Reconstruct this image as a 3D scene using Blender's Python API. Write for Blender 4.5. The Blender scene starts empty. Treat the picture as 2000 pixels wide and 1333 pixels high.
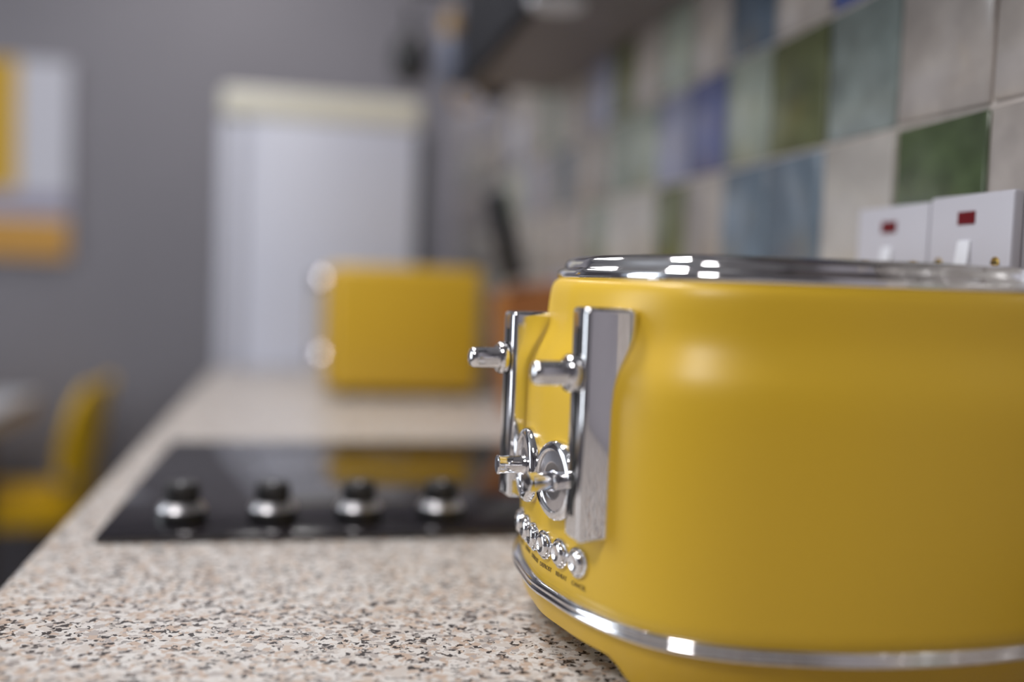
import bpy, bmesh, math, random
from mathutils import Vector, Matrix
random.seed(7)
scene = bpy.context.scene
Z0 = 0.9                       # height of the worktop above the floor; builders below use z = 0 at the worktop

# ------------------------------------------------------------------ camera
YAW, PITCH, ROLL, CAM_H = math.radians(11.7), math.radians(3.48), math.radians(2.1), 0.2
fw = Vector((math.sin(YAW)*math.cos(PITCH), math.cos(YAW)*math.cos(PITCH), -math.sin(PITCH)))
rt = Vector((math.cos(YAW), -math.sin(YAW), 0)); up = rt.cross(fw)
cr = rt*math.cos(ROLL) + up*math.sin(ROLL); cu = -rt*math.sin(ROLL) + up*math.cos(ROLL)
cd = bpy.data.cameras.new('camera'); cam = bpy.data.objects.new('camera', cd)
scene.collection.objects.link(cam)
M = Matrix((cr, cu, -fw)).transposed().to_4x4(); M.translation = Vector((0, 0, CAM_H+Z0))
cam.matrix_world = M
cd.sensor_width = 36; cd.lens = 35; cd.clip_start = .01
cd.dof.use_dof = True; cd.dof.focus_distance = .543; cd.dof.aperture_fstop = 1.4
scene.camera = cam

# ------------------------------------------------------------------ world, light, exposure
w = bpy.data.worlds.new('world'); scene.world = w; w.use_nodes = True
w.node_tree.nodes['Background'].inputs[0].default_value = (.75, .85, 1, 1)
w.node_tree.nodes['Background'].inputs[1].default_value = .6
def area(name, loc, direction, sx, sy, power, col, shape='RECTANGLE'):
    l = bpy.data.lights.new(name, 'AREA'); l.shape = shape; l.size = sx; l.size_y = sy; l.energy = power; l.color = col
    o = bpy.data.objects.new(name, l); scene.collection.objects.link(o)
    o.location = (loc[0], loc[1], loc[2]+Z0); o.rotation_euler = Vector(direction).to_track_quat('-Z', 'Z').to_euler()
    return o
area('daylight_side_window', (-2.28, 1.40, .62), (1, 0, 0), 1.7, 1.0, 25, (.90, .95, 1))
for lx, ly, pw, dm in ((-.90, -.32, 20, .50), (-.30, 1.05, 15, .36), (-.25, 2.60, 7, .36)):  # the last one, above the fridge, is added to brighten the far walls
    area('ceiling_lamp', (lx, ly, 1.47), (0, 0, -1), dm, dm, pw, (1, .97, .96), 'DISK')
vs = scene.view_settings
vs.view_transform = 'Standard'; vs.look = 'None'; vs.gamma = 1; vs.use_curve_mapping = False; vs.exposure = 0.0

# ------------------------------------------------------------------ materials
def srgb(r, g, b):
    return tuple(((c/255)/12.92 if c/255 <= .04045 else ((c/255+.055)/1.055)**2.4) for c in (r, g, b)) + (1,)
def mat(name, col, rough=.5, metal=0, coat=0, spec=.5):
    m = bpy.data.materials.new(name); m.use_nodes = True
    b = m.node_tree.nodes['Principled BSDF']
    b.inputs['Base Color'].default_value = col if len(col) == 4 else (*col, 1)
    b.inputs['Roughness'].default_value = rough; b.inputs['Metallic'].default_value = metal
    b.inputs['Coat Weight'].default_value = coat; b.inputs['Specular IOR Level'].default_value = spec
    m['bsdf'] = 1
    return m
def nodes(m): return m.node_tree.nodes, m.node_tree.links, m.node_tree.nodes['Principled BSDF']
def mottle(m, c1, c2, scale, detail=6, lo=.3, hi=.7, bump=0, rough=None, stretch=None):
    n, l, b = nodes(m)
    tc = n.new('ShaderNodeTexCoord'); nz = n.new('ShaderNodeTexNoise'); cr_ = n.new('ShaderNodeValToRGB')
    nz.inputs['Scale'].default_value = scale; nz.inputs['Detail'].default_value = detail
    src = tc.outputs['Object']
    if stretch:
        mp = n.new('ShaderNodeMapping'); mp.inputs['Scale'].default_value = stretch
        l.new(src, mp.inputs['Vector']); src = mp.outputs['Vector']
    l.new(src, nz.inputs['Vector']); l.new(nz.outputs['Fac'], cr_.inputs['Fac'])
    cr_.color_ramp.elements[0].position = lo; cr_.color_ramp.elements[0].color = c1
    cr_.color_ramp.elements[1].position = hi; cr_.color_ramp.elements[1].color = c2
    l.new(cr_.outputs['Color'], b.inputs['Base Color'])
    if bump:
        bp = n.new('ShaderNodeBump'); bp.inputs['Strength'].default_value = bump; bp.inputs['Distance'].default_value = .002
        l.new(nz.outputs['Fac'], bp.inputs['Height']); l.new(bp.outputs['Normal'], b.inputs['Normal'])
    return m

YEL = mat('yellow_enamel', (.74, .475, .03), .38, 0, .0)
YEL2 = mat('yellow_enamel_satin', (.64, .40, .03), .32)
YPLASTIC = mat('yellow_plastic', (.86, .52, .003), .42)
CHROME = mat('chrome', (.82, .82, .84), .07, 1)
BRUSH = mat('brushed_steel', (.62, .61, .63), .34, 1)
DIALF = mat('dial_face_steel', (.66, .65, .68), .16, 1)
BLACKP = mat('black_plastic', (.012, .012, .014), .4)
RUBBER = mat('black_rubber', (.015, .015, .015), .7)
GLASSB = mat('black_hob_glass', (.012, .010, .013), .07, 0, 0, 1.0)
PRINTG = mat('grey_print', (.10, .10, .11), .3)
INK = mat('black_print', (.17, .115, .035), .6)
WHITEP = mat('white_plastic', (.53, .52, .57), .4)  # base colour darkened to stand in for lens falloff at the frame edge
WHITEP2 = mat('white_switch', (.74, .75, .80), .35)
REDN = mat('red_neon', (.13, .0, .006), .3)
BRASS = mat('brass', (.55, .36, .10), .3, 1)
FRIDGE = mat('fridge_white', (.58, .60, .70), .4)
CREAM = mat('cream_lid', (.72, .70, .60), .4)
DARKGREY = mat('dark_grey_metal', (.06, .065, .075), .5)
SLOT = mat('slot_dark', (.01, .01, .01), .8)
GROUT = mottle(mat('grout', (.5, .45, .42), .9), (.50, .44, .40, 1), (.62, .56, .52, 1), 60, bump=.3)
WALLG = mottle(mat('grey_wall_paint', (.2, .2, .22), .85), (.222, .213, .235, 1), (.248, .238, .262, 1), 1.4, 3)
CEIL = mottle(mat('ceiling_paint', (.6, .6, .6), .9), (.52, .52, .53, 1), (.56, .56, .57, 1), 2, 2)
WALLG_LIT = mottle(mat('grey_wall_paint_lit', (.3, .28, .3), .85), (.32, .30, .33, 1), (.36, .34, .37, 1), 1.4, 3)  # right wall's grey paint, colour lightened because it faces the light more
FLOORM = mottle(mat('dark_wood_floor', (.05, .03, .02), .45), (.030, .016, .010, 1), (.075, .042, .026, 1), 5, 5, stretch=(1, 12, 1))
WOOD = mottle(mat('orange_wood', (.3, .12, .03), .45), (.30, .105, .028, 1), (.42, .165, .05, 1), 14, 5, stretch=(1, 8, 1))
BROWNW = mottle(mat('brown_wood', (.1, .06, .03), .5), (.05, .028, .014, 1), (.10, .058, .03, 1), 8, 5, stretch=(10, 10, 1))
PALEW = mottle(mat('pale_wood_edge', (.4, .3, .2), .5), (.36, .27, .18, 1), (.46, .36, .25, 1), 10, 5, stretch=(1, 8, 1))
TABLEW = mat('white_table_laminate', (.62, .63, .67), .4)
SHELFM = mottle(mat('dark_cabinet', (.06, .055, .06), .5), (.20, .18, .19, 1), (.24, .22, .23, 1), 6, 3)
SHELFB = mat('black_cabinet_edge', (.010, .011, .016), .65, 0, 0, .2)
CABW = mat('white_cabinet', (.6, .6, .62), .4)
STEELB = mat('blue_grey_enamel', (.16, .18, .25), .3)
TAN = mat('tan_wood', (.32, .2, .07), .5)

# speckled laminate worktop
WORK = mat('speckled_laminate', (.6, .5, .45), .38)
def build_work(m):
    n, l, b = nodes(m)
    tc = n.new('ShaderNodeTexCoord')
    wn = n.new('ShaderNodeTexNoise'); wn.inputs['Scale'].default_value = 260; wn.inputs['Detail'].default_value = 2
    sub = n.new('ShaderNodeVectorMath'); sub.operation = 'SUBTRACT'; sub.inputs[1].default_value = (.5, .5, .5)
    sc = n.new('ShaderNodeVectorMath'); sc.operation = 'SCALE'; sc.inputs['Scale'].default_value = .007
    add = n.new('ShaderNodeVectorMath'); add.operation = 'ADD'
    l.new(tc.outputs['Object'], wn.inputs['Vector']); l.new(wn.outputs['Color'], sub.inputs[0])
    l.new(sub.outputs[0], sc.inputs[0]); l.new(sc.outputs[0], add.inputs[0]); l.new(tc.outputs['Object'], add.inputs[1])
    def cells(scale, stops, off):
        v = n.new('ShaderNodeTexVoronoi'); v.inputs['Scale'].default_value = scale
        ad = n.new('ShaderNodeVectorMath'); ad.operation = 'ADD'; ad.inputs[1].default_value = off
        l.new(add.outputs[0], ad.inputs[0]); l.new(ad.outputs[0], v.inputs['Vector'])
        s = n.new('ShaderNodeSeparateColor'); l.new(v.outputs['Color'], s.inputs[0])
        r = n.new('ShaderNodeValToRGB'); r.color_ramp.interpolation = 'CONSTANT'
        el = r.color_ramp.elements; el[0].position = 0; el[0].color = stops[0][1]; el[1].position = stops[1][0]; el[1].color = stops[1][1]
        for p, c in stops[2:]:
            e = el.new(p); e.color = c
        l.new(s.outputs[0], r.inputs['Fac']); return r
    base = cells(255, [(0, (0.644, 0.622, 0.600, 1)), (.30, (0.548, 0.505, 0.470, 1)), (.50, (0.487, 0.383, 0.313, 1)), (.68, (0.400, 0.365, 0.348, 1)), (.82, (0.600, 0.570, 0.548, 1)), (.93, (0.539, 0.444, 0.374, 1))], (0, 0, 0))
    dark = cells(375, [(0, (0, 0, 0, 1)), (.79, (.55, .55, .55, 1)), (.86, (1, 1, 1, 1))], (3.1, 1.7, .3))
    mx = n.new('ShaderNodeMix'); mx.data_type = 'RGBA'
    l.new(dark.outputs['Color'], mx.inputs[0]); l.new(base.outputs['Color'], mx.inputs[6]); mx.inputs[7].default_value = (.035, .028, .028, 1)
    l.new(mx.outputs[2], b.inputs['Base Color'])
build_work(WORK)

def tile_mat(name, c, vary=.22, rough=.22):
    m = mat(name, c, rough, 0, .2)
    n, l, b = nodes(m)
    lo = tuple(x*(1-vary) for x in c[:3])+(1,); hi = tuple(min(1, x*(1+vary)) for x in c[:3])+(1,)
    mottle(m, lo, hi, 28, 7, .3, .7, bump=.12)
    oi = n.new('ShaderNodeObjectInfo'); tc = [x for x in n if x.type == 'TEX_COORD'][0]; nz = [x for x in n if x.type == 'TEX_NOISE'][0]
    ad = n.new('ShaderNodeVectorMath'); ad.operation = 'ADD'
    mu = n.new('ShaderNodeMath'); mu.operation = 'MULTIPLY'; mu.inputs[1].default_value = 37
    l.new(oi.outputs['Random'], mu.inputs[0]); l.new(mu.outputs[0], ad.inputs[1]); l.new(tc.outputs['Object'], ad.inputs[0]); l.new(ad.outputs[0], nz.inputs['Vector'])
    return m
TM = {
 'b': tile_mat('tile_beige', (.43, .385, .355, 1), .16),  # beige lowered in tone to stand in for lens vignetting
 'w': tile_mat('tile_pale_beige', (.50, .465, .43, 1), .12),
 't': tile_mat('tile_teal_grey', (.22, .26, .245, 1), .28),
 'g': tile_mat('tile_dark_green', (.075, .105, .047, 1), .4),
 'o': tile_mat('tile_olive_green', (.125, .138, .065, 1), .35),
 's': tile_mat('tile_slate_blue', (.155, .20, .25, 1), .22),
 'p': tile_mat('tile_periwinkle', (.14, .16, .31, 1), .2),
 'l': tile_mat('tile_pale_periwinkle', (.32, .33, .44, 1), .15),
 'e': tile_mat('tile_pale_green', (.36, .40, .34, 1), .16),
 'B': tile_mat('tile_bright_blue', (.07, .11, .33, 1), .2),
 'd': tile_mat('tile_dark_slate', (.09, .125, .17, 1), .3),
}

# ------------------------------------------------------------------ mesh helpers
ORG = {}
def link(o, parent=None, loc=None):
    scene.collection.objects.link(o)
    if parent is not None:
        o.parent = parent
    return o
def thing(name, label, cat, loc, group=None):
    o = bpy.data.objects.new(name, None); o.empty_display_size = .05
    link(o); o.location = (loc[0], loc[1], loc[2]+Z0); ORG[o.name] = Vector(loc)
    o['label'] = label; o['category'] = cat
    if group: o['group'] = group
    return o
def tag(o, label, cat, group=None):
    o['label'] = label; o['category'] = cat
    if group: o['group'] = group
    return o
def obj(name, bm, m, parent=None, smooth=True, origin=None, kind=None, angle=35):
    """bm holds scene coordinates (z=0 at worktop); the object's origin becomes the parent's origin, or `origin`"""
    if parent is not None:
        org = ORG[parent.name]
    else:
        org = Vector(origin if origin is not None else (0, 0, 0))
    bmesh.ops.recalc_face_normals(bm, faces=bm.faces)
    bmesh.ops.translate(bm, verts=bm.verts, vec=-org)
    me = bpy.data.meshes.new(name); bm.to_mesh(me); bm.free()
    me.materials.append(m)
    if smooth:
        me.shade_smooth()
        me.set_sharp_from_angle(angle=math.radians(angle))
    o = bpy.data.objects.new(name, me); link(o, parent); ORG[o.name] = org
    if parent is None: o.location = (org.x, org.y, org.z+Z0)
    if kind: o['kind'] = kind
    return o
def box(bm, x0, x1, y0, y1, z0, z1, bev=0, seg=2, mtx=None):
    r = bmesh.ops.create_cube(bm, size=1)
    vs_ = r['verts']
    bmesh.ops.scale(bm, vec=(x1-x0, y1-y0, z1-z0), verts=vs_)
    bmesh.ops.translate(bm, vec=((x0+x1)/2, (y0+y1)/2, (z0+z1)/2), verts=vs_)
    if bev:
        es = list({e for v in vs_ for e in v.link_edges})
        res = bmesh.ops.bevel(bm, geom=es, offset=bev, segments=seg, profile=.5, affect='EDGES')
        vs_ = list({v for f in res['faces'] for v in f.verts} | {v for v in vs_ if v.is_valid})
    if mtx is not None: bmesh.ops.transform(bm, matrix=mtx, verts=vs_)
    return vs_
def B(*a, **k):
    bm = bmesh.new(); box(bm, *a, **k); return bm
def frame_mtx(pos, zaxis, xaxis=None):
    z = Vector(zaxis).normalized()
    x = Vector(xaxis) if xaxis is not None else (Vector((0, 0, 1)) if abs(z.z) < .9 else Vector((1, 0, 0)))
    x = (x - z*x.dot(z)).normalized(); y = z.cross(x)
    m = Matrix((x, y, z)).transposed().to_4x4(); m.translation = Vector(pos); return m
def lathe(bm, prof, mtx, n=40, cap=True, closed=False):
    rows = []
    for r, z in prof:
        rows.append([bm.verts.new(mtx @ Vector((r*math.cos(2*math.pi*i/n), r*math.sin(2*math.pi*i/n), z))) for i in range(n)])
    prs = list(zip(rows, rows[1:]))
    if closed: prs.append((rows[-1], rows[0]))
    for a, b_ in prs:
        for i in range(n): bm.faces.new((a[i], a[(i+1) % n], b_[(i+1) % n], b_[i]))
    if cap and not closed:
        bm.faces.new(rows[0]); bm.faces.new(rows[-1])
def L(prof, mtx, n=40, **k):
    bm = bmesh.new(); lathe(bm, prof, mtx, n, **k); return bm
def tube(bm, pts, r, n=12, cap=True):
    pts = [Vector(p) for p in pts]; rows = []
    prev = None
    for i, p in enumerate(pts):
        t = (pts[min(i+1, len(pts)-1)] - pts[max(i-1, 0)]).normalized()
        if prev is None:
            x = t.orthogonal().normalized()
        else:
            x = (prev - t*prev.dot(t)).normalized()
        prev = x; y = t.cross(x); rr = r[i] if isinstance(r, (list, tuple)) else r
        rows.append([bm.verts.new(p + (x*math.cos(2*math.pi*k/n) + y*math.sin(2*math.pi*k/n))*rr) for k in range(n)])
    for a, b_ in zip(rows, rows[1:]):
        for k in range(n): bm.faces.new((a[k], a[(k+1) % n], b_[(k+1) % n], b_[k]))
    if cap: bm.faces.new(rows[0]); bm.faces.new(rows[-1])
def TU(pts, r, n=12): bm = bmesh.new(); tube(bm, pts, r, n); return bm
def prism(bm, poly, axis, a, b_):
    """extrude polygon (list of 2d) along axis name; poly coordinates are the two other axes in order"""
    def P(u, v, w):
        return {'x': (w, u, v), 'y': (u, w, v), 'z': (u, v, w)}[axis]
    A = [bm.verts.new(P(u, v, a)) for u, v in poly]; C_ = [bm.verts.new(P(u, v, b_)) for u, v in poly]
    n = len(poly)
    bm.faces.new(A); bm.faces.new(C_)
    for i in range(n): bm.faces.new((A[i], A[(i+1) % n], C_[(i+1) % n], C_[i]))
def dup(o, parent=None):
    c = o.copy(); link(c, parent)
    if parent is None: pass
    for ch in list(o.children): dup(ch, c)
    return c

# ------------------------------------------------------------------ the setting
WX = 0.43                       # tiled wall
XL, YB, YF, ZC = -2.3, 3.25, -1.9, 1.5
def S(name, bm, m, smooth=False):
    return obj(name, bm, m, smooth=smooth, kind='structure')
S('floor', B(XL-.1, WX+.1, YF-.1, YB+.1, -.95, -.9), FLOORM)
S('ceiling', B(XL-.1, WX+.1, YF-.1, YB+.1, ZC, ZC+.05), CEIL)
S('wall_back', B(XL-.1, WX+.1, YB, YB+.1, -.9, ZC), WALLG)
def wall_with_hole(name, axis, a0, a1, h0, h1, c, t, m):
    bm = bmesh.new()
    lo, hi = (YF, YB) if axis == 'x' else (XL, WX)
    def bb(u0, u1, z0, z1):
        if axis == 'x': box(bm, c, c+t, u0, u1, z0, z1)
        else: box(bm, u0, u1, c, c+t, z0, z1)
    bb(lo, a0, -.9, ZC); bb(a1, hi, -.9, ZC); bb(a0, a1, -.9, h0); bb(a0, a1, h1, ZC)
    return S(name, bm, m)
wall_with_hole('wall_left', 'x', .53, 2.27, .10, 1.14, XL-.1, .1, WALLG)
S('wall_front', B(XL-.1, WX+.1, YF-.1, YF, -.9, ZC), WALLG)
def window(name, axis, a0, a1, h0, h1, c, nm):
    bm = bmesh.new(); t = .045
    def bb(u0, u1, z0, z1):
        if axis == 'x': box(bm, c, c+.07, u0, u1, z0, z1, .004, 1)
        else: box(bm, u0, u1, c, c+.07, z0, z1, .004, 1)
    bb(a0, a1, h0, h0+t); bb(a0, a1, h1-t, h1); bb(a0, a0+t, h0+t, h1-t); bb(a1-t, a1, h0+t, h1-t)
    for k in range(nm):
        u = a0+(a1-a0)*(k+1)/(nm+1); bb(u-.02, u+.02, h0+t, h1-t)
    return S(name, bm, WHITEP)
window('window_1', 'x', .53, 2.27, .10, 1.14, XL-.1, 1)

# right wall: tiled splashback as far as TILE_END, painted beyond
wall = S('wall_right', B(WX, WX+.1, YF, YB, -.9, ZC), WALLG_LIT)
ORG[wall.name] = Vector((0, 0, 0))
PC, PR = .1033, .1075           # column and row pitch
Y_0, Z_A = .5635, .3215         # a column joint and a row joint
grout = obj('grout_bed', B(WX-.0075, WX+.001, Y_0-5*PC, Y_0+22*PC, -.002, Z_A+3*PR), GROUT, wall, smooth=False)
tile_meshes = []
for k in range(4):
    rnd = random.Random(k)
    bm = bmesh.new(); g = .0017
    box(bm, -.0105, 0, -PC/2+g, PC/2-g, -PR/2+g, PR/2-g, .0022, 2)
    for v in bm.verts:           # hand-made: faces and edges slightly uneven
        if v.co.x < -.005: v.co.x += rnd.uniform(-.0009, .0009)
        v.co.y += rnd.uniform(-.0005, .0005); v.co.z += rnd.uniform(-.0005, .0005)
    bmesh.ops.recalc_face_normals(bm, faces=bm.faces)
    me = bpy.data.meshes.new('tile'); bm.to_mesh(me); bm.free(); me.shade_smooth(); me.set_sharp_from_angle(angle=math.radians(50))
    me.materials.append(TM['b']); tile_meshes.append(me)
# rows counted upward from the joint Z_A (row 0 sits on it); columns from Y_0 into the distance (-1 is nearer)
TILES = {
  2: {-1: 'b', 0: 'w', 1: 'e', 2: 's', 3: 'b', 4: 'w', 5: 'l', 6: 'b', 7: 'e', 8: 'b', 9: 'o', 10: 'b'},
  1: {-1: 'b', 0: 'w', 1: 'B', 2: 'b', 3: 'd', 4: 'b', 5: 'e', 6: 'b', 7: 'o', 8: 'l', 9: 'b', 10: 'w', 11: 'e', 12: 'b'},
  0: {-2: 'b', -1: 'b', 0: 'b', 1: 't', 2: 'o', 3: 'e', 4: 'p', 5: 'l', 6: 'e', 7: 'e', 8: 'b', 9: 'b', 10: 's', 11: 'b', 12: 'l', 13: 'w', 14: 'e'},
  -1: {-2: 'w', -1: 'b', 0: 'g', 1: 'w', 2: 's', 3: 's', 4: 'b', 5: 'o', 6: 'w', 7: 'w', 8: 'e', 9: 'b', 10: 'b', 11: 'b', 12: 'w', 13: 'b'},
}
rnd = random.Random(3)
for row in range(-3, 3):
    for col in range(-4, 22):
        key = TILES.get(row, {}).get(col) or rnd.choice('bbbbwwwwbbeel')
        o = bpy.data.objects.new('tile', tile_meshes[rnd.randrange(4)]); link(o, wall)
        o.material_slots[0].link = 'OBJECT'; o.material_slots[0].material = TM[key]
        zc = Z_A+(row+.5)*PR
        o.location = (WX-.0005+rnd.uniform(-.0006, .0006), Y_0+(col+.5)*PC, zc)
        o.rotation_euler = (rnd.uniform(-.004, .004), rnd.uniform(-.008, .008), rnd.uniform(-.008, .008))

# ------------------------------------------------------------------ worktop and its cabinets
XE = -.1885                      # front edge
bm = bmesh.new()
poly = [(WX-.012, 0), (WX-.012, -.04), (XE+.006, -.04)]
R_ = .016
poly += [(XE, -.034)] + [(XE+R_-R_*math.cos(a), -R_+R_*math.sin(a)) for a in [math.radians(x) for x in range(0, 91, 10)]]
prism(bm, poly, 'y', -.9, 2.115)
top = obj('worktop', bm, WORK, origin=(.12, .6, -.04)); tag(top, 'speckled beige laminate worktop with a rounded front edge', 'worktop')
cb = thing('base_cabinet', 'white base cabinets under the speckled worktop', 'cabinet', (.13, .6, -.9))
obj('body', B(-.14, WX-.002, -.89, 2.10, -.80, -.0405), CABW, cb, smooth=False)
obj('plinth', B(-.09, WX-.002, -.89, 2.10, -.9, -.80), DARKGREY, cb, smooth=False)
for k in range(5):
    y0 = -.885+k*.597
    d = obj('door', B(-.162, -.1405, y0+.002, y0+.593, -.79, -.05, bev=.002, seg=1), CABW, cb)
    bm = bmesh.new(); tube(bm, [(-.1615, y0+.50, -.10), (-.188, y0+.50, -.10), (-.188, y0+.50, -.24), (-.1615, y0+.50, -.24)], .005, 10)
    obj('handle', bm, BRUSH, d)

# ------------------------------------------------------------------ four-slice toaster
def catmull(P, n):
    m = len(P); out = []
    for i in range(m):
        p0, p1, p2, p3 = (Vector(P[(i+k-1) % m]) for k in range(4))
        for j in range(12):
            t = j/12
            out.append(.5*((2*p1)+(p2-p0)*t+(2*p0-5*p1+4*p2-p3)*t*t+(3*p1-p0-3*p2+p3)*t**3))
    seg = [(out[(i+1) % len(out)]-out[i]).length for i in range(len(out))]; tot = sum(seg)
    res = []; acc = 0; i = 0
    for k in range(n):
        s = tot*k/n
        while acc+seg[i] < s: acc += seg[i]; i += 1
        res.append(out[i].lerp(out[(i+1) % len(out)], (s-acc)/seg[i]))
    return res
C0 = Vector((.1245, .522)); AX = Vector((.993, .117)).normalized(); NF = Vector((-AX.y, AX.x))    # NF: along the control face, away from the camera
near = [(.1290, .5045), (.1345, .4815), (.1450, .4555), (.1620, .4310), (.1870, .4140), (.2170, .4040), (.2520, .3970), (.2900, .3955), (.3280, .3985)]
def reflect(p):
    p = Vector(p); s = (p-C0).dot(NF); return p-2*s*NF
near += [(.358, .4050), (.376, .420), (.385, .446), (.387, .480)]
ctrl = [tuple(C0)] + near + [(.3835, .553)] + [tuple(reflect(p)) for p in reversed(near)]
NO = 220
OUT = catmull(ctrl, NO)
# smooth the outline a little
for _ in range(8):
    OUT = [(OUT[i-1]+2*OUT[i]+OUT[(i+1) % NO])/4 for i in range(NO)]
def normals_in(O):
    r = []
    for i in range(len(O)):
        t = (O[(i+1) % len(O)]-O[i-1]).normalized(); r.append(Vector((-t.y, t.x)))
    return r
NIN = normals_in(OUT)
ctr = sum(OUT, Vector((0, 0)))/NO
if (ctr-OUT[0]).dot(NIN[0]) < 0: NIN = [-v for v in NIN]
def sweep(rows, cap0=False, cap1=False):
    """rows: list of (inset, z) or functions of i giving them"""
    bm = bmesh.new(); R = []
    for rw in rows:
        cur = []
        for i in range(NO):
            ins, z = rw(i) if callable(rw) else rw
            p = OUT[i]+NIN[i]*ins; cur.append(bm.verts.new((p.x, p.y, z)))
        R.append(cur)
    for a, b_ in zip(R, R[1:]):
        for i in range(NO): bm.faces.new((a[i], a[(i+1) % NO], b_[(i+1) % NO], b_[i]))
    if cap0: bm.faces.new(R[0])
    if cap1: bm.faces.new(R[-1])
    return bm
def face_at(s, inset=.003):
    """point and outward normal of the control face at signed distance s from its middle"""
    best = min(range(NO), key=lambda i: abs((OUT[i]-C0).dot(NF)-s) + (10 if (OUT[i]-C0).dot(AX) > .08 else 0))
    j = best+1 if abs((OUT[(best+1) % NO]-C0).dot(NF)-s) < abs((OUT[best-1]-C0).dot(NF)-s) else best-1
    a, b_ = (OUT[best]-C0).dot(NF), (OUT[j % NO]-C0).dot(NF)
    f_ = 0 if abs(b_-a) < 1e-9 else max(0, min(1, (s-a)/(b_-a)))
    nrm = NIN[best].lerp(NIN[j % NO], f_).normalized(); p = OUT[best].lerp(OUT[j % NO], f_)
    return p+nrm*inset, -nrm
toaster = thing('toaster', 'large yellow retro four-slice toaster with chrome levers, dials and trim, in the foreground', 'toaster', (.26, .53, 0))
obj('body', sweep([(.006, .036), (.0035, .039), (.003, .045), (.0022, .08), (.002, .115), (.0022, .138), (.0030, .148), (.0044, .1545), (.0066, .1600), (.0093, .1652), (.0118, .1702), (.0136, .1752), (.0147, .181), (.0152, .188), (.0158, .194), (.0166, .1975), (.0180, .2003), (.0205, .2022), (.024, .203)], False, True), YEL, toaster, angle=60)
rim = obj('top_rim', sweep([(.0235, .2010), (.0206, .2020), (.0196, .2042), (.0202, .2068), (.0224, .2082), (.0238, .2090), (.0242, .2115), (.0260, .2138), (.0300, .2154), (.037, .2160), (.045, .2157), (.048, .213), (.050, .207)], False, True), CHROME, toaster, angle=60)
bandp = [(.004, .0300), (.0006, .0303), (-.0012, .0315), (-.0014, .0330), (-.0002, .0340), (-.0014, .0350), (-.0012, .0366), (.0004, .0380), (.005, .0384)]
obj('base_band', sweep(bandp), CHROME, toaster, angle=60)
# skirt: arched between the feet; the arch of the control face runs from one corner foot to the other
acc = [0]
for i in range(NO): acc.append(acc[-1]+(OUT[(i+1) % NO]-OUT[i]).length)
def sm(x): x = max(0, min(1, x)); return x*x*(3-2*x)
def lift(i):
    s = (OUT[i]-C0).dot(NF); u = (OUT[i]-C0).dot(AX)
    front = 1-sm((abs(s)-.066)/.012) if u < .1 else 0          # control face arch
    back = 1-sm((abs(s)-.066)/.012) if u > .2 else 0
    return max(front, back)
def sk(fr):
    def f_(i):
        k = lift(i); zb = .0035+(.0175-.0035)*k; ib = .0125-.0065*k
        return (.003+(ib-.003)*fr**1.3, .0315+(zb-.0315)*fr)
    return f_
obj('skirt', sweep([sk(0), sk(.25), sk(.5), sk(.75), sk(.93), sk(1), lambda i: (sk(1)(i)[0]+.004, sk(1)(i)[1])], False, True), YEL2, toaster, angle=50)
for (fx, fy) in ((.195, .455), (.345, .450), (.172, .622), (.318, .640)):
    obj('foot', L([(.010, 0), (.0115, .001), (.0115, .006)], frame_mtx((fx, fy, 0), (0, 0, 1)), 20), RUBBER, toaster)
# four bread slots in the top
for k, off in enumerate((-.074, -.037, .037, .074)):
    c = C0+AX*.128+NF*off
    m4 = frame_mtx((c.x, c.y, .2071), (0, 0, 1), (AX.x, AX.y, 0))
    bm = bmesh.new()
    box(bm, -.075, .075, -.0155, .0155, -.0005, .0009, .0006, 1, mtx=m4)
    fr = obj('slot_frame', bm, CHROME, toaster)
    bm = bmesh.new(); box(bm, -.072, .072, -.0125, .0125, .0009, .0012, mtx=m4)
    obj('bread_slot', bm, SLOT, fr, smooth=False)
NV3 = Vector((-AX.x, -AX.y, 0)); T3 = Vector((NF.x, NF.y, 0))
def lever_set(s, z0, z1, zl):
    p, nn = face_at(s, .002)
    base = p - AX*.0118            # front plane of the guide plate
    m4 = frame_mtx((base.x, base.y, 0), NV3, (0, 0, 1))       # local x = up, y = sideways, z = out of the face
    bm = bmesh.new(); box(bm, z0, z1, -.0097, .0097, -.028, 0, .0028, 4, mtx=m4)
    pl = obj('lever_plate', bm, CHROME, toaster, angle=40)
    bm = bmesh.new(); box(bm, z0+.012, z1-.01, -.0022, .0022, -.001, .00025, mtx=m4)
    obj('lever_slot', bm, SLOT, pl, smooth=False)
    m5 = frame_mtx((base.x, base.y, zl), NV3, (0, 0, 1))
    lv = obj('lever', L([(.0040, -.001), (.0040, .0008), (.0086, .0010), (.0094, .0018), (.0094, .0046), (.0086, .0058), (.0066, .0062), (.0060, .0078), (.0060, .0190), (.0058, .0212), (.0048, .0228), (.0028, .0236), (.0010, .0238)], m5, 36), CHROME, toaster, angle=45)
    return pl
lever_set(-.0555, .0735, .1885, .1560); lever_set(.0535, .0725, .1820, .1545)
def dial(s, tilt):
    p, nn = face_at(s, .003); n3 = Vector((nn.x, nn.y, 0))
    m4 = frame_mtx((p.x, p.y, .0965), n3, (0, 0, 1))
    d = obj('dial', L([(.0205, -.004), (.0212, .001), (.0212, .0035), (.0204, .0056), (.0186, .0068), (.0166, .0068), (.0158, .0060), (.0158, .0052)], m4, 56), CHROME, toaster, angle=40)
    obj('dial_face', L([(.0156, .0045), (.0156, .0056), (.0100, .0060), (.0096, .0057), (.004, .0058)], m4, 48), DIALF, d)
    obj('grip', L([(.0062, .0050), (.0056, .0062), (.0050, .0078), (.0050, .0185), (.0054, .0200), (.0054, .0208), (.0048, .0214), (.0015, .0215)], m4, 32), CHROME, d, angle=40)
dial(-.0235, 0); dial(.0215, -8)
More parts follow.
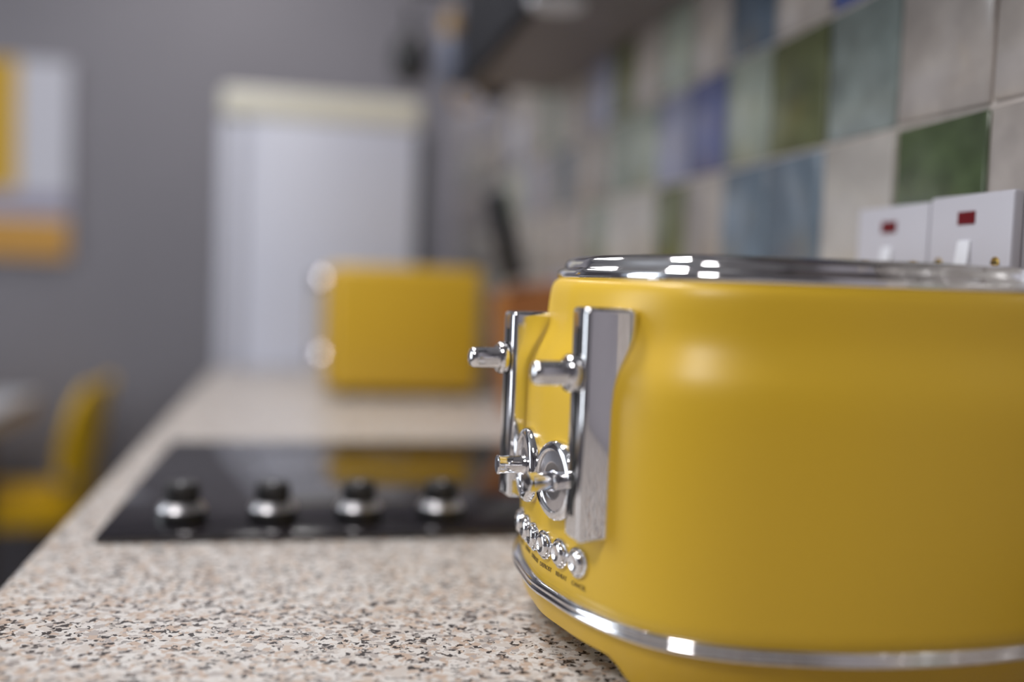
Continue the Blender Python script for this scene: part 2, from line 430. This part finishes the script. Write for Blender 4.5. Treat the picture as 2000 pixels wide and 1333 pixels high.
def text_on_face(body, s, z, size, parent):
    cu_ = bpy.data.curves.new('legend', 'FONT'); cu_.body = body; cu_.size = size; cu_.align_x = 'CENTER'; cu_.align_y = 'CENTER'; cu_.extrude = .00008
    tmp = bpy.data.objects.new('legend_tmp', cu_); scene.collection.objects.link(tmp)
    dg = bpy.context.evaluated_depsgraph_get(); me = bpy.data.meshes.new_from_object(tmp.evaluated_get(dg))
    bpy.data.objects.remove(tmp)
    p, nn = face_at(s, .0028); n3 = Vector((nn.x, nn.y, 0)); upv = Vector((0, 0, 1)); x = upv.cross(n3).normalized()
    mm = Matrix((x, upv, n3)).transposed().to_4x4(); mm.translation = Vector((p.x, p.y, z))-ORG[parent.name]
    me.transform(mm); me.materials.clear(); me.materials.append(INK)
    o = bpy.data.objects.new('legend', me); link(o, parent); o['label'] = 'small black printed legend below a button'
for k, word in zip((-2.5, -1.5, -.5, .5, 1.5, 2.5), ('CANCEL', 'REHEAT', 'DEFROST', 'DEFROST', 'REHEAT', 'CANCEL')):
    s = k*.0178; p, nn = face_at(s, .003); n3 = Vector((nn.x, nn.y, 0))
    m4 = frame_mtx((p.x, p.y, .0585), n3, (0, 0, 1))
    bt = obj('button_ring', L([(.0080, -.002), (.0082, .0010), (.0078, .0020), (.0070, .0021), (.0066, .0014)], m4, 32), CHROME, toaster, angle=50)
    obj('button', L([(.0064, .0004), (.0064, .0026), (.0060, .0036), (.0048, .0044), (.0036, .0045), (.0030, .0041), (.0012, .0038)], m4, 32), CHROME, bt, angle=50)
    text_on_face(word, s, .0462, .0034, toaster)

# ------------------------------------------------------------------ hob
HX0, HX1, HY0, HY1, HZ = -.1456, .372, .748, 1.165, .006
hob = thing('hob', 'black glass hob set into the speckled worktop, knobs along its near edge', 'hob', (.11, .95, 0))
obj('glass', B(HX0, HX1, HY0, HY1, .0005, HZ, bev=.0016, seg=2), GLASSB, hob)
for (cx, cy, r) in ((-.02, .90+.06, .0), (.02, 1.05, .085), (.24, 1.04, .075), (.05, .905, .06), (.25, .90, .055)):
    if r:
        bm = L([(r, HZ+.00005), (r+.0012, HZ+.00005), (r+.0012, HZ+.00015), (r, HZ+.00015)], frame_mtx((cx, cy, 0), (0, 0, 1)), 56, closed=True)
        obj('zone_ring', bm, PRINTG, hob, smooth=False)
kx = (-.0905, -.0225, .0440, .1095)
klab = ('knob nearest the worktop front edge', 'second knob from the worktop front edge', 'third knob from the worktop front edge', 'knob closest to the foreground toaster')
m4 = frame_mtx(ORG[hob.name], (0, 0, 1))
kproto = obj('knob', L([(.0188, 0), (.0188, .0085), (.0178, .0098), (.0130, .0100)], m4, 36), BLACKP, hob)
obj('silver_ring', L([(.0150, .0096), (.0178, .0098), (.0180, .0104), (.0162, .0134), (.0138, .0158), (.0125, .0160)], m4, 44), BRUSH, kproto)
obj('grip', L([(.0128, .0150), (.0134, .0165), (.0132, .0285), (.0112, .0305), (.0060, .0310)], m4, 40), BLACKP, kproto)
bm = B(-.0008, .0008, -.0112, -.004, .0308, .0313); bmesh.ops.translate(bm, verts=bm.verts, vec=ORG[hob.name])
obj('pointer', bm, WHITEP2, kproto, smooth=False)
for i, x in enumerate(kx):
    k = kproto if i == 0 else dup(kproto, hob)
    k.location = Vector((x, .789, HZ))-ORG[hob.name]; k['label'] = klab[i]

# ------------------------------------------------------------------ microwave at the far end
MX0, MX1, MY0, MY1, MZ0, MZ1 = .040, .283, 1.62, 2.02, .012, .216
mw = thing('microwave', 'boxy yellow microwave with two chrome dials, at the far end of the worktop', 'microwave', (.16, 1.82, 0))
obj('casing', B(MX0, MX1, MY0, MY1, MZ0, MZ1, bev=.010, seg=3), YEL2, mw)
dr = obj('door', B(MX0-.012, MX0-.0005, MY0+.115, MY1-.006, MZ0+.008, MZ1-.008, bev=.004, seg=2), YEL2, mw)
obj('door_window', B(MX0-.0135, MX0-.0122, MY0+.15, MY1-.04, MZ0+.04, MZ1-.04), GLASSB, dr, smooth=False)
bm = bmesh.new(); tube(bm, [(MX0-.012, MY1-.022, MZ1-.03), (MX0-.026, MY1-.022, MZ1-.03), (MX0-.026, MY1-.022, MZ0+.03), (MX0-.012, MY1-.022, MZ0+.03)], .004, 10)
obj('door_handle', bm, CHROME, dr)
cp = obj('control_panel', B(MX0-.010, MX0-.0005, MY0+.006, MY0+.110, MZ0+.008, MZ1-.008, bev=.003, seg=2), BROWNW if False else YEL2, mw)
for z in (.183, .058):
    d = obj('dial', L([(.020, 0), (.021, .004), (.019, .012), (.0165, .0165), (.010, .018)], frame_mtx((MX0-.010, MY0+.045, z), (-1, 0, 0)), 36), CHROME, mw)
    obj('dial_grip', B(MX0-.034, MX0-.026, MY0+.042, MY0+.048, z-.017, z+.017, bev=.002, seg=2), CHROME, d)
for fx in (MX0+.03, MX1-.03):
    for fy in (MY0+.03, MY1-.03):
        obj('foot', L([(.012, 0), (.014, .002), (.014, MZ0+.001)], frame_mtx((fx, fy, 0), (0, 0, 1)), 18), RUBBER, mw)

# ------------------------------------------------------------------ knife block and knife
KY = 1.42
ld = Vector((-.275, 0, .961)).normalized(); lx = Vector((ld.z, 0, -ld.x))
kb = thing('knife_block', 'leaning orange-brown wooden knife block beside the yellow microwave', 'knife block', (.33, KY, 0))
bm = bmesh.new()
prism(bm, [(.292, 0), (.405, 0), (.372, .165), (.352, .200), (.271, .181), (.282, .06)], 'y', KY-.055, KY+.055)
bmesh.ops.bevel(bm, geom=list(bm.edges), offset=.004, segments=2, affect='EDGES')
obj('block', bm, WOOD, kb)
for k, y in enumerate((-.03, 0, .03)):
    c = Vector((.302, KY+y, .1885))
    m4 = frame_mtx(c, (-.23, 0, .97), (1, 0, 0))
    bm = bmesh.new(); box(bm, -.022, .022, -.002, .002, -.001, .0008, mtx=m4)
    obj('knife_slot', bm, SLOT, kb, smooth=False)
kn = thing('kitchen_knife', 'black-handled kitchen knife standing in the wooden block', 'knife', (.300, KY, .190))
m4 = frame_mtx((.300, KY, .1905), ld, (1, 0, 0))
bm = bmesh.new(); box(bm, -.0175, .0145, -.011, .011, .012, .142, .006, 3, mtx=m4)
for v in bm.verts:
    l_ = m4.inverted() @ v.co
    l_.x *= 1+.18*math.sin((l_.z-.012)/.13*math.pi*2+2.4)*.6; v.co = m4 @ l_
obj('handle', bm, BLACKP, kn)
bm = bmesh.new(); box(bm, -.016, .013, -.009, .009, 0, .0125, .002, 2, mtx=m4)
obj('bolster', bm, BRUSH, kn)
for q in (.035, .075, .115):
    obj('rivet', L([(.0028, -.0114), (.0028, .0114)], frame_mtx(m4 @ Vector((0, 0, q)), (0, 1, 0)), 12), BRUSH, kn)

# ------------------------------------------------------------------ fridge
FX0, FX1, FY0, FY1 = -.181, .222, 2.135, 2.69
fr = thing('fridge_freezer', 'tall white fridge freezer with a cream lid at the end of the worktop', 'fridge', (.02, 2.41, -.9))
obj('cabinet', B(FX0+.05, FX1, FY0, FY1, -.87, .514, bev=.006, seg=2), FRIDGE, fr)
for z0, z1, hz in ((-.86, -.10, -.2), (-.09, .509, 0)):
    d = obj('door', B(FX0, FX0+.048, FY0+.001, FY1-.001, z0, z1, bev=.006, seg=2), FRIDGE, fr)
    bm = bmesh.new(); tube(bm, [(FX0+.002, FY1-.05, hz), (FX0-.022, FY1-.05, hz), (FX0-.022, FY1-.05, hz-.16 if hz < -.1 else hz+.16), (FX0+.002, FY1-.05, hz-.16 if hz < -.1 else hz+.16)], .007, 10)
    obj('handle', bm, BRUSH, d)
obj('lid', B(FX0+.001, FX1+.006, FY0-.006, FY1+.004, .5145, .574, bev=.012, seg=3), CREAM, fr)
obj('back_panel', B(FX1+.0005, FX1+.030, FY0+.02, FY1-.02, -.85, .505, bev=.003, seg=1), DARKGREY, fr)
for fx in (FX0+.08, FX1-.05):
    for fy in (FY0+.05, FY1-.05):
        obj('foot', L([(.02, -.9), (.02, -.869)], frame_mtx((fx, fy, 0), (0, 0, 1)), 16), RUBBER, fr)

# ------------------------------------------------------------------ wall sockets and plug
SX = .400
def socket(y0, ztop, label, k=1):
    t = thing('wall_socket', label, 'socket', (WX-.011, y0+.043*k, ztop-.086), 'white switched sockets above the worktop')
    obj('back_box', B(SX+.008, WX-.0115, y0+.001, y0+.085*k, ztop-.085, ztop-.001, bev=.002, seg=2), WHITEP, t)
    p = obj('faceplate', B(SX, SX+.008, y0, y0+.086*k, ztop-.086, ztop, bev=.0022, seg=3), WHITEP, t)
    obj('neon_indicator', B(SX-.0006, SX+.0005, y0+.036*k, y0+.054*k, ztop-.0190, ztop-.0108, bev=.0003, seg=1), REDN, p)
    m4 = Matrix.Translation((SX, y0+.045*k, ztop-.041)) @ Matrix.Rotation(math.radians(7), 4, 'Y')
    bm = bmesh.new(); box(bm, -.003, .002, -.0062, .0062, -.012, .012, .0012, 2, mtx=m4)
    obj('rocker_switch', bm, WHITEP2, p)
    for yy in (.0135, .0725):
        s = obj('screw', L([(.0036, -.001), (.0036, .0007), (.0024, .001)], frame_mtx((SX, y0+yy*k, ztop-.043), (-1, 0, 0)), 18), BRASS, p)
        obj('screw_slot', B(SX-.0012, SX-.0009, y0+yy*k-.003, y0+yy*k+.003, ztop-.0435, ztop-.0425), SLOT, s, smooth=False)
    for (yy, zz, hy, hz) in ((.043, -.060, .002, .004), (.032, -.074, .0035, .002), (.054, -.074, .0035, .002)):
        obj('pin_hole', B(SX-.0002, SX+.001, y0+yy*k-hy, y0+yy*k+hy, ztop+zz-hz, ztop+zz+hz), SLOT, p, smooth=False)
    return t
socket(.5115, .2640, 'white wall socket nearest the camera, beside a white plug, with a red neon', .925)
socket(.5925, .2620, 'white wall socket with a red neon, farther from the white plug')
sk1 = .402
plug = thing('plug', 'white plug at the right edge beside the sockets', 'plug', (WX-.011, .45, .16))
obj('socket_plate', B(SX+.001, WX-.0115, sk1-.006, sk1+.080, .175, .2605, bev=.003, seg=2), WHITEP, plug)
bm = bmesh.new(); box(bm, SX-.024, SX+.0005, sk1+.010, sk1+.061, .178, .243, .012, 4)
obj('plug_body', bm, WHITEP2, plug)
bm = bmesh.new(); tube(bm, [(SX-.010, sk1+.037, .180), (SX-.010, sk1+.037, .14), (SX-.008, sk1+.036, .09), (SX-.003, sk1+.034, .04), (SX+.003, sk1+.020, .010), (SX+.004, sk1-.02, .0035), (SX+.004, sk1-.12, .0035)], .0032, 10)
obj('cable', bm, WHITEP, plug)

# ------------------------------------------------------------------ wall shelf unit and hanging utensils
UX0, UY0, UY1, UZ = .245, .25, 1.72, .528
un = thing('wall_cabinet', 'dark grey wall unit above the tiles, seen from below', 'wall cabinet', (WX, 1.0, UZ))
obj('carcass', B(UX0+.018, WX-.0125, UY0, UY1, UZ, UZ+.60, bev=.002, seg=1), SHELFM, un)
for k in range(3):
    w_ = (UY1-UY0)/3
    d = obj('door', B(UX0, UX0+.0175, UY0+k*w_+.002, UY0+(k+1)*w_-.002, UZ-.004, UZ+.60, bev=.002, seg=1), SHELFB, un)
    obj('handle', B(UX0-.018, UX0+.0005, UY0+k*w_+.05, UY0+k*w_+.062, UZ+.05, UZ+.17, bev=.003, seg=1), BRUSH, d)
obj('puck_light', L([(.032, UZ-.008), (.034, UZ-.006), (.034, UZ+.0002)], frame_mtx((.277, 1.15, 0), (0, 0, 1)), 28), WHITEP2, un)
rail = thing('utensil_rail', 'dark rail of hooks at the far end of the wall unit', 'rail', (.235, 1.76, .70))
obj('bar', TU([(.170, 1.765, .70), (.400, 1.765, .70)], .005, 10), SHELFB, rail)
for x in (.185, .385):
    obj('bracket', TU([(x, 1.765, .70), (x, 1.7195, .70)], .004, 8), SHELFB, rail)
def hook_part(x, parent):
    pts = [(x, 1.765, .706), (x, 1.7585, .7005), (x, 1.7635, .688), (x, 1.7735, .676), (x, 1.768, .668)]
    obj('hook', TU(pts, .0016, 8), BRUSH, parent)
def utensil(name, label, cat, x, build):
    t = thing(name, label, cat, (x, 1.77, .665)); build(t, x); return t
Yh = 1.768
def b_spat(t, x):
    obj('handle', TU([(x+.004, Yh, .668), (x-.004, Yh, .63), (x-.010, Yh, .60)], [.006, .009, .006], 12), BLACKP, t)
    bm = bmesh.new(); box(bm, x-.048, x+.012, Yh-.002, Yh+.002, .515, .602, .0015, 1)
    obj('blade', bm, BLACKP, t); hook_part(x+.004, t)
def b_ladle(t, x):
    obj('handle', TU([(x, Yh, .668), (x, Yh, .65), (x, Yh, .615)], [.008, .016, .016], 12), TAN, t)
    obj('bowl', L([(.006, .052), (.018, .045), (.024, .02), (.0245, -.01), (.022, -.030), (.015, -.042), (.003, -.045)], frame_mtx((x, Yh, .578), (0, 0, 1)), 26), STEELB, t); hook_part(x, t)
def b_ring(t, x):
    obj('handle', TU([(x, Yh, .668), (x, Yh, .545)], .003, 10), BRUSH, t)
    bm = bmesh.new(); tube(bm, [(x+.022*math.cos(a), Yh, .521+.022*math.sin(a)) for a in [i*math.pi/12 for i in range(25)]], .004, 10)
    obj('ring', bm, BRASS, t); hook_part(x, t)
def b_slot(t, x):
    obj('handle', TU([(x, Yh, .668), (x-.002, Yh, .61)], [.006, .007], 12), BLACKP, t)
    obj('spoon', L([(.004, .042), (.024, .036), (.034, 0), (.029, -.030), (.005, -.044)], frame_mtx((x, Yh, .578), (0, 0, 1)), 24), BLACKP, t); hook_part(x, t)
utensil('spoon', 'black spoon hanging leftmost below the dark wall unit', 'spoon', .166, b_slot)
utensil('ladle', 'blue-grey ladle with a tan handle hanging above the fridge corner', 'ladle', .236, b_ladle)
utensil('masher', 'hanging utensil with a golden ring end, lowest of the hanging tools', 'utensil', .268, b_ring)
utensil('spatula', 'black spatula hanging closest to the tiled wall', 'spatula', .335, b_spat)

# ------------------------------------------------------------------ picture on the back wall
pc = thing('canvas_print', 'canvas print with yellow, pale grey and orange blocks on the grey wall', 'picture', (-1.02, YB, .225))
PX0, PX1, PZ0, PZ1, PY = -1.32, -.708, .215, .800, YB-.03
obj('canvas', B(PX0, PX1, PY, YB-.001, PZ0, PZ1, bev=.002, seg=1), mat('canvas_pale_grey', (.58, .58, .64), .8), pc, smooth=False)
PCOL = [('yellow_block', PX0, -.850, .415, PZ1, (.60, .37, .05)), ('lavender_band', PX0, PX1, .345, .410, (.33, .31, .40)), ('orange_band', PX0, PX1, PZ0, .335, (.56, .30, .07))]
for nme, x0, x1, z0, z1, c in PCOL:
    obj(nme, B(x0+.001, x1-.001, PY-.0012, PY+.0005, z0+.001, z1-.001), mat(nme, c, .8), pc, smooth=False)

# ------------------------------------------------------------------ table and chair
TZ = -.165; TXR = -.735; TYF = 3.0
tb = thing('dining_table', 'white dining table with a pale wooden edge on the left', 'table', (-1.1, 2.4, -.9))
obj('tabletop', B(-1.5, TXR, 1.9, TYF, TZ-.012, TZ, bev=.003, seg=1), TABLEW, tb)
obj('edge_frame', B(-1.495, TXR-.004, 1.905, TYF-.005, TZ-.06, TZ-.0125, bev=.002, seg=1), PALEW, tb)
for x in (-1.45, TXR-.05):
    for y in (1.95, 2.62):
        obj('leg', B(x-.03, x+.03, y-.03, y+.03, -.9, TZ-.0605, bev=.003, seg=1), BROWNW, tb)
CY = 2.93
ch = thing('dining_chair', 'bright yellow plastic chair drawn up to the white table', 'chair', (-.72, CY, -.9))
def shell(bm, path, halfw, th=.006):
    """path: (x, z, halfwidth scale, dish) cross-sections swept along y"""
    n = 14; A = []; C_ = []
    for k, (x, z, wsc, dish) in enumerate(path):
        ra = []; rb = []
        x2, z2 = path[min(k+1, len(path)-1)][:2]; x1, z1 = path[max(k-1, 0)][:2]
        t = Vector((x2-x1, z2-z1)).normalized(); nn = Vector((t.y, -t.x))
        for j in range(n+1):
            u = -1+2*j/n; d = dish*u*u
            ra.append(bm.verts.new((x-nn.x*d, CY+u*halfw*wsc, z-nn.y*d)))
            rb.append(bm.verts.new((x-nn.x*d+nn.x*th, CY+u*halfw*wsc, z-nn.y*d+nn.y*th)))
        A.append(ra); C_.append(rb)
    for k in range(len(path)-1):
        for j in range(n):
            bm.faces.new((A[k][j], A[k][j+1], A[k+1][j+1], A[k+1][j])); bm.faces.new((C_[k][j], C_[k+1][j], C_[k+1][j+1], C_[k][j+1]))
        bm.faces.new((A[k][0], A[k+1][0], C_[k+1][0], C_[k][0])); bm.faces.new((A[k][n], C_[k][n], C_[k+1][n], A[k+1][n]))
    for j in range(n):
        bm.faces.new((A[0][j], C_[0][j], C_[0][j+1], A[0][j+1])); bm.faces.new((A[-1][j], A[-1][j+1], C_[-1][j+1], C_[-1][j]))
bm = bmesh.new()
shell(bm, [(-.97, -.485, .8, .0), (-.95, -.462, .9, .005), (-.86, -.452, 1, .010), (-.76, -.455, 1, .012), (-.66, -.455, 1, .015), (-.60, -.44, .98, .018)], .19, .045)
obj('seat', bm, YPLASTIC, ch)
bm = bmesh.new()
shell(bm, [(-.612, -.485, .98, .018), (-.592, -.41, .97, .035), (-.578, -.32, .95, .05), (-.566, -.25, .93, .05), (-.553, -.18, .88, .045), (-.543, -.135, .75, .035), (-.540, -.12, .55, .02)], .20, .014)
bk = obj('backrest', bm, YPLASTIC, ch)
for x, dx in ((-.88, -.05), (-.67, .06)):
    for s in (-1, 1):
        obj('leg', TU([(x, CY+s*.12, -.485), (x+dx, CY+s*.19, -.9)], [.016, .011], 12), BROWNW, ch)
obj('rivet', L([(.014, -.01), (.014, .006), (.010, .008)], frame_mtx((-.612, CY-.195, -.366), (-.2, -1, 0)), 20), BRUSH, ch)
